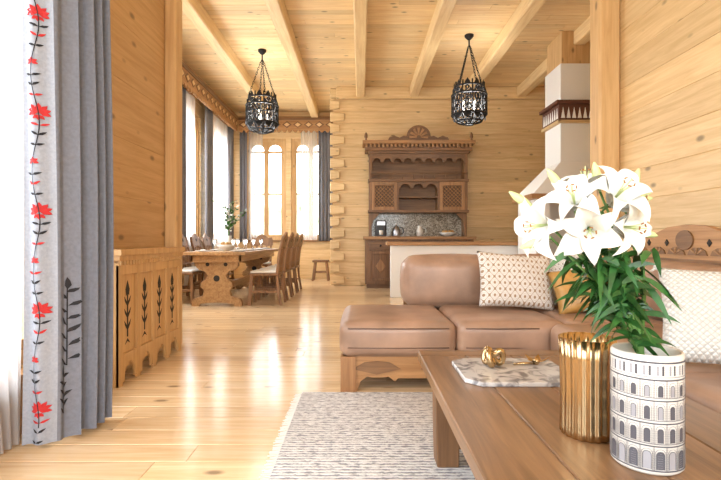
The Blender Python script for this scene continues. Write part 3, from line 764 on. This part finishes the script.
def cp(th,z,o=.0006): return (VX+(VR+o)*cos(th),VY+(VR+o)*sin(th),TT+z)
def strip(t0,t1,z0,z1,mat,o=.0006):
    n=max(1,int(abs(t1-t0)/.1)); vs=[];fs=[]
    for i in range(n+1):
        t=t0+(t1-t0)*i/n; vs+= [cp(t,z0,o),cp(t,z1,o)]
    fs=[(2*i,2*i+2,2*i+3,2*i+1) for i in range(n)]; B.add(vs,fs,mat)
def archw(t,z,w,hh,mat,lw=.0012,fill=None):
    rt=w/VR/2; pts=[(t-rt,z)]+[(t-rt*cos(q*pi/8),z+hh-w/2+w/2*sin(q*pi/8)) for q in range(9)]+[(t+rt,z)]
    if fill: B.add([cp(a,b,.0005) for a,b in pts],[tuple(range(len(pts)))],fill)
    for (a,b),(c,d) in zip(pts,pts[1:]):
        L=math.hypot((c-a)*VR,d-b)
        if L<1e-6: continue
        nx=-(d-b)/L*lw/2/VR; nz=(c-a)*VR/L*lw/2
        B.add([cp(a+nx,b+nz,.0009),cp(c+nx,d+nz,.0009),cp(c-nx,d-nz,.0009),cp(a-nx,b-nz,.0009)],[(0,1,2,3)],mat)
for z0,z1,m in ((.010,.013,ink),(.062,.065,ink),(.068,.0695,ink),(.110,.113,ink),(.117,.1185,ink),(.158,.161,ink),(.165,.1665,ink),(.202,.205,ink),(.209,.210,ink),(.238,.242,ink)): strip(0,2*pi,z0,z1,m)
N_=18
for k in range(N_):
    t=k*2*pi/N_
    archw(t,.015,.016,.038,ink,fill=ink if k%2 else inkl); archw(t,.014,.021,.044,ink,.0007)
    archw(t,.071,.011,.030,ink,fill=ink); archw(t,.070,.018,.037,ink,.0007)
    archw(t,.120,.010,.028,ink,fill=inkl if k%2 else ink); archw(t,.119,.017,.035,ink,.0007)
    archw(t,.168,.009,.024,ink,fill=ink if k%2 else inkl); archw(t,.167,.015,.031,ink,.0007)
    for z,zz in ((.0695,.110),(.1185,.158),(.1665,.202),(.013,.062)): strip(t+pi/N_-.022,t+pi/N_-.012,z,zz,ink); strip(t+pi/N_+.012,t+pi/N_+.022,z,zz,ink)
    strip(t-.10,t-.04,.213,.234,inkl); strip(t+.04,t+.10,.213,.234,ink)
for j in range(46): strip(0,2*pi,.014+j*.0048,.01445+j*.0048,inkl,.0003)
B.build()
# ------------------------------------------------------------ lilies
B=MB('lily_bouquet'); top=Vector((VX,VY,TT+VH))
def lily(c,d,L=.085,open_=1.0):
    d=d.normalized(); u=d.orthogonal().normalized(); w=d.cross(u); ph=random.random()
    for k in range(6):
        a=k*pi/3+ph; r=(u*cos(a)+w*sin(a)); tn=d.cross(r); Wd=(.025 if k%2 else .018)*L/.085; op=open_*random.uniform(.8,1.15)
        def f(s,t):
            rad=L*(.04+.80*op*s**1.9); ax=L*(1.05*s-.62*op*s**4)
            wid=Wd*sin(pi*min(1,.08+s*.93))**.8
            q=t*2-1
            return c+d*ax+r*rad+tn*(q*wid)+d*(-.35*wid*(1-q*q))+r*(.12*wid*sin(s*14+k))*abs(q)
        B.grid(f,12,4,petal)
    for k in range(5):
        a=k*2*pi/5+ph+.3; r=(u*cos(a)+w*sin(a)); e=c+d*L*.75+r*L*.12
        B.tube([c,c+d*L*.5+r*L*.04,e],.001,budm,5); B.tube([e-r.cross(d)*.0035,e+r.cross(d)*.0035],.0016,anther,6)
    B.tube([c,c+d*L*.85],.0016,budm,5)
def V(*a): return Vector(a)
heads=[(V(.425,1.06,.985),V(-.9,-.35,-.1),.095),(V(.475,1.06,1.02),V(-.4,-.6,.6),.085),(V(.50,1.05,.975),V(-.4,-.9,-.15),.095),(V(.545,1.05,1.03),V(.15,-.8,.55),.095),
       (V(.575,1.10,1.03),V(.7,-.5,.25),.095),(V(.55,1.04,.98),V(.45,-.9,-.1),.085),(V(.525,1.12,1.05),V(-.1,-.2,.9),.085)]
for c,d,L in heads:
    lily(c,d,L); b=c-d.normalized()*.03
    mid=top.lerp(b,.6)+V(.02,0,.02)
    B.tube([top-V(0,0,.18)+V(random.uniform(-.02,.02),random.uniform(-.02,.02),0),top+V((b.x-top.x)*.1,0,.0),mid,b,c],[.004,.004,.0035,.003,.006],stemm,6)
for c,d in ((V(.375,1.08,1.03),V(-.7,0,.5)),(V(.60,1.06,1.06),V(.3,0,1)),(V(.62,1.10,1.04),V(.8,0,.1)),(V(.45,1.08,1.07),V(-.6,0,.8)),(V(.545,1.1,1.08),V(-.2,0,1)),(V(.62,1.08,.97),V(.9,0,-.2)),(V(.40,1.06,.95),V(-.8,0,-.3))):
    d.normalize(); B.tube([c+d*.07*q-d*.02 for q in (0,.15,.4,.7,.9,1)],[.003,.007,.010,.009,.005,.0015],budm,10)
    B.tube([top+V(-.01,0,-.02),top.lerp(c,.5)+V(.01,0,.02),c-d*.02],.0028,stemm,5)
for k in range(260):
    q=random.random()**.8; dirx=random.uniform(-.18,.0)
    base=top+V(dirx*q-.02,random.uniform(-.05,.06)*(.4+q),.0+.24*q)
    a=random.random()*2*pi; out=V(cos(a)*.75,sin(a)*.7,random.uniform(-.6,.9)).normalized(); L=random.uniform(.055,.10)
    tip=base+out*L+V(0,0,-.05*L/.1)
    if tip.z<.715 and (tip.x<VX or tip.x>VX+.06): continue
    sd=out.cross(V(0,0,1)).normalized(); sd=(sd*cos(k)+out.cross(sd)*sin(k)).normalized()
    W=.0075
    def f(s,t): 
        return base+out*L*s+V(0,0,-.05*s*s*L/.1)+sd*((t*2-1)*W*sin(pi*min(1,.12+s*.86)))
    B.grid(f,6,2,leafm)
B.build()
# ------------------------------------------------------------ lights + world
def area(name,loc,rot,sx,sy,e,col=(1,1,1)):
    l=bpy.data.lights.new(name,'AREA'); l.shape='RECTANGLE'; l.size=sx; l.size_y=sy; l.energy=e; l.color=col
    o=bpy.data.objects.new(name,l); S.collection.objects.link(o); o.location=loc; o.rotation_euler=rot
R=math.radians
CW=(.92,.965,1)
area('window_light_living',(-2.1,1.5,1.9),(0,R(-90),0),3.1,2.4,115,CW)
area('window_light_dining',(-3.65,8.9,2.2),(0,R(-90),0),2.6,6.5,520,CW)
area('window_light_rear',(.35,-2.9,1.9),(R(90),0,0),3.3,3.2,205,CW)  # added fill from behind the camera for even front lighting
for i,o in enumerate(((-1.63,7.96,3.0),(1.67,7.38,3.0))):
    l=bpy.data.lights.new('lantern_bulb','POINT'); l.energy=48; l.shadow_soft_size=.18; l.color=(1,.98,.95); q=bpy.data.objects.new('lantern_bulb',l); S.collection.objects.link(q); q.location=o
W=bpy.data.worlds.new('world'); S.world=W; W.use_nodes=True; nt=W.node_tree; N=nt.nodes; L=nt.links
bg=N['Background']; tc=N.new('ShaderNodeTexCoord'); sp=N.new('ShaderNodeSeparateXYZ'); L.new(tc.outputs['Generated'],sp.inputs[0])
n=N.new('ShaderNodeTexNoise'); n.inputs['Scale'].default_value=22; n.inputs['Detail'].default_value=5; L.new(tc.outputs['Generated'],n.inputs['Vector'])
r=N.new('ShaderNodeValToRGB'); e=r.color_ramp.elements; e[0].position=.36; e[1].position=.58; e[0].color=(.20,.28,.15,1); e[1].color=(1.0,1.05,.92,1); L.new(n.outputs['Fac'],r.inputs['Fac'])
ad=N.new('ShaderNodeMath'); ad.operation='MULTIPLY_ADD'; ad.inputs[1].default_value=.18; L.new(n.outputs['Fac'],ad.inputs[0]); L.new(sp.outputs['Z'],ad.inputs[2])
mr=N.new('ShaderNodeMapRange'); mr.inputs['From Min'].default_value=.14; mr.inputs['From Max'].default_value=.26; L.new(ad.outputs[0],mr.inputs['Value'])
mx=N.new('ShaderNodeMixRGB'); L.new(mr.outputs[0],mx.inputs['Fac']); L.new(r.outputs['Color'],mx.inputs['Color1']); mx.inputs['Color2'].default_value=(1.9,2.0,2.1,1)
L.new(mx.outputs[0],bg.inputs['Color']); bg.inputs['Strength'].default_value=2.6
# ------------------------------------------------------------ camera
cd=bpy.data.cameras.new('camera'); cd.sensor_width=36; cd.lens=480/721*36; cd.clip_start=.05
co=bpy.data.objects.new('camera',cd); S.collection.objects.link(co); co.location=(0,0,.95); co.rotation_euler=(R(90),0,0); S.camera=co
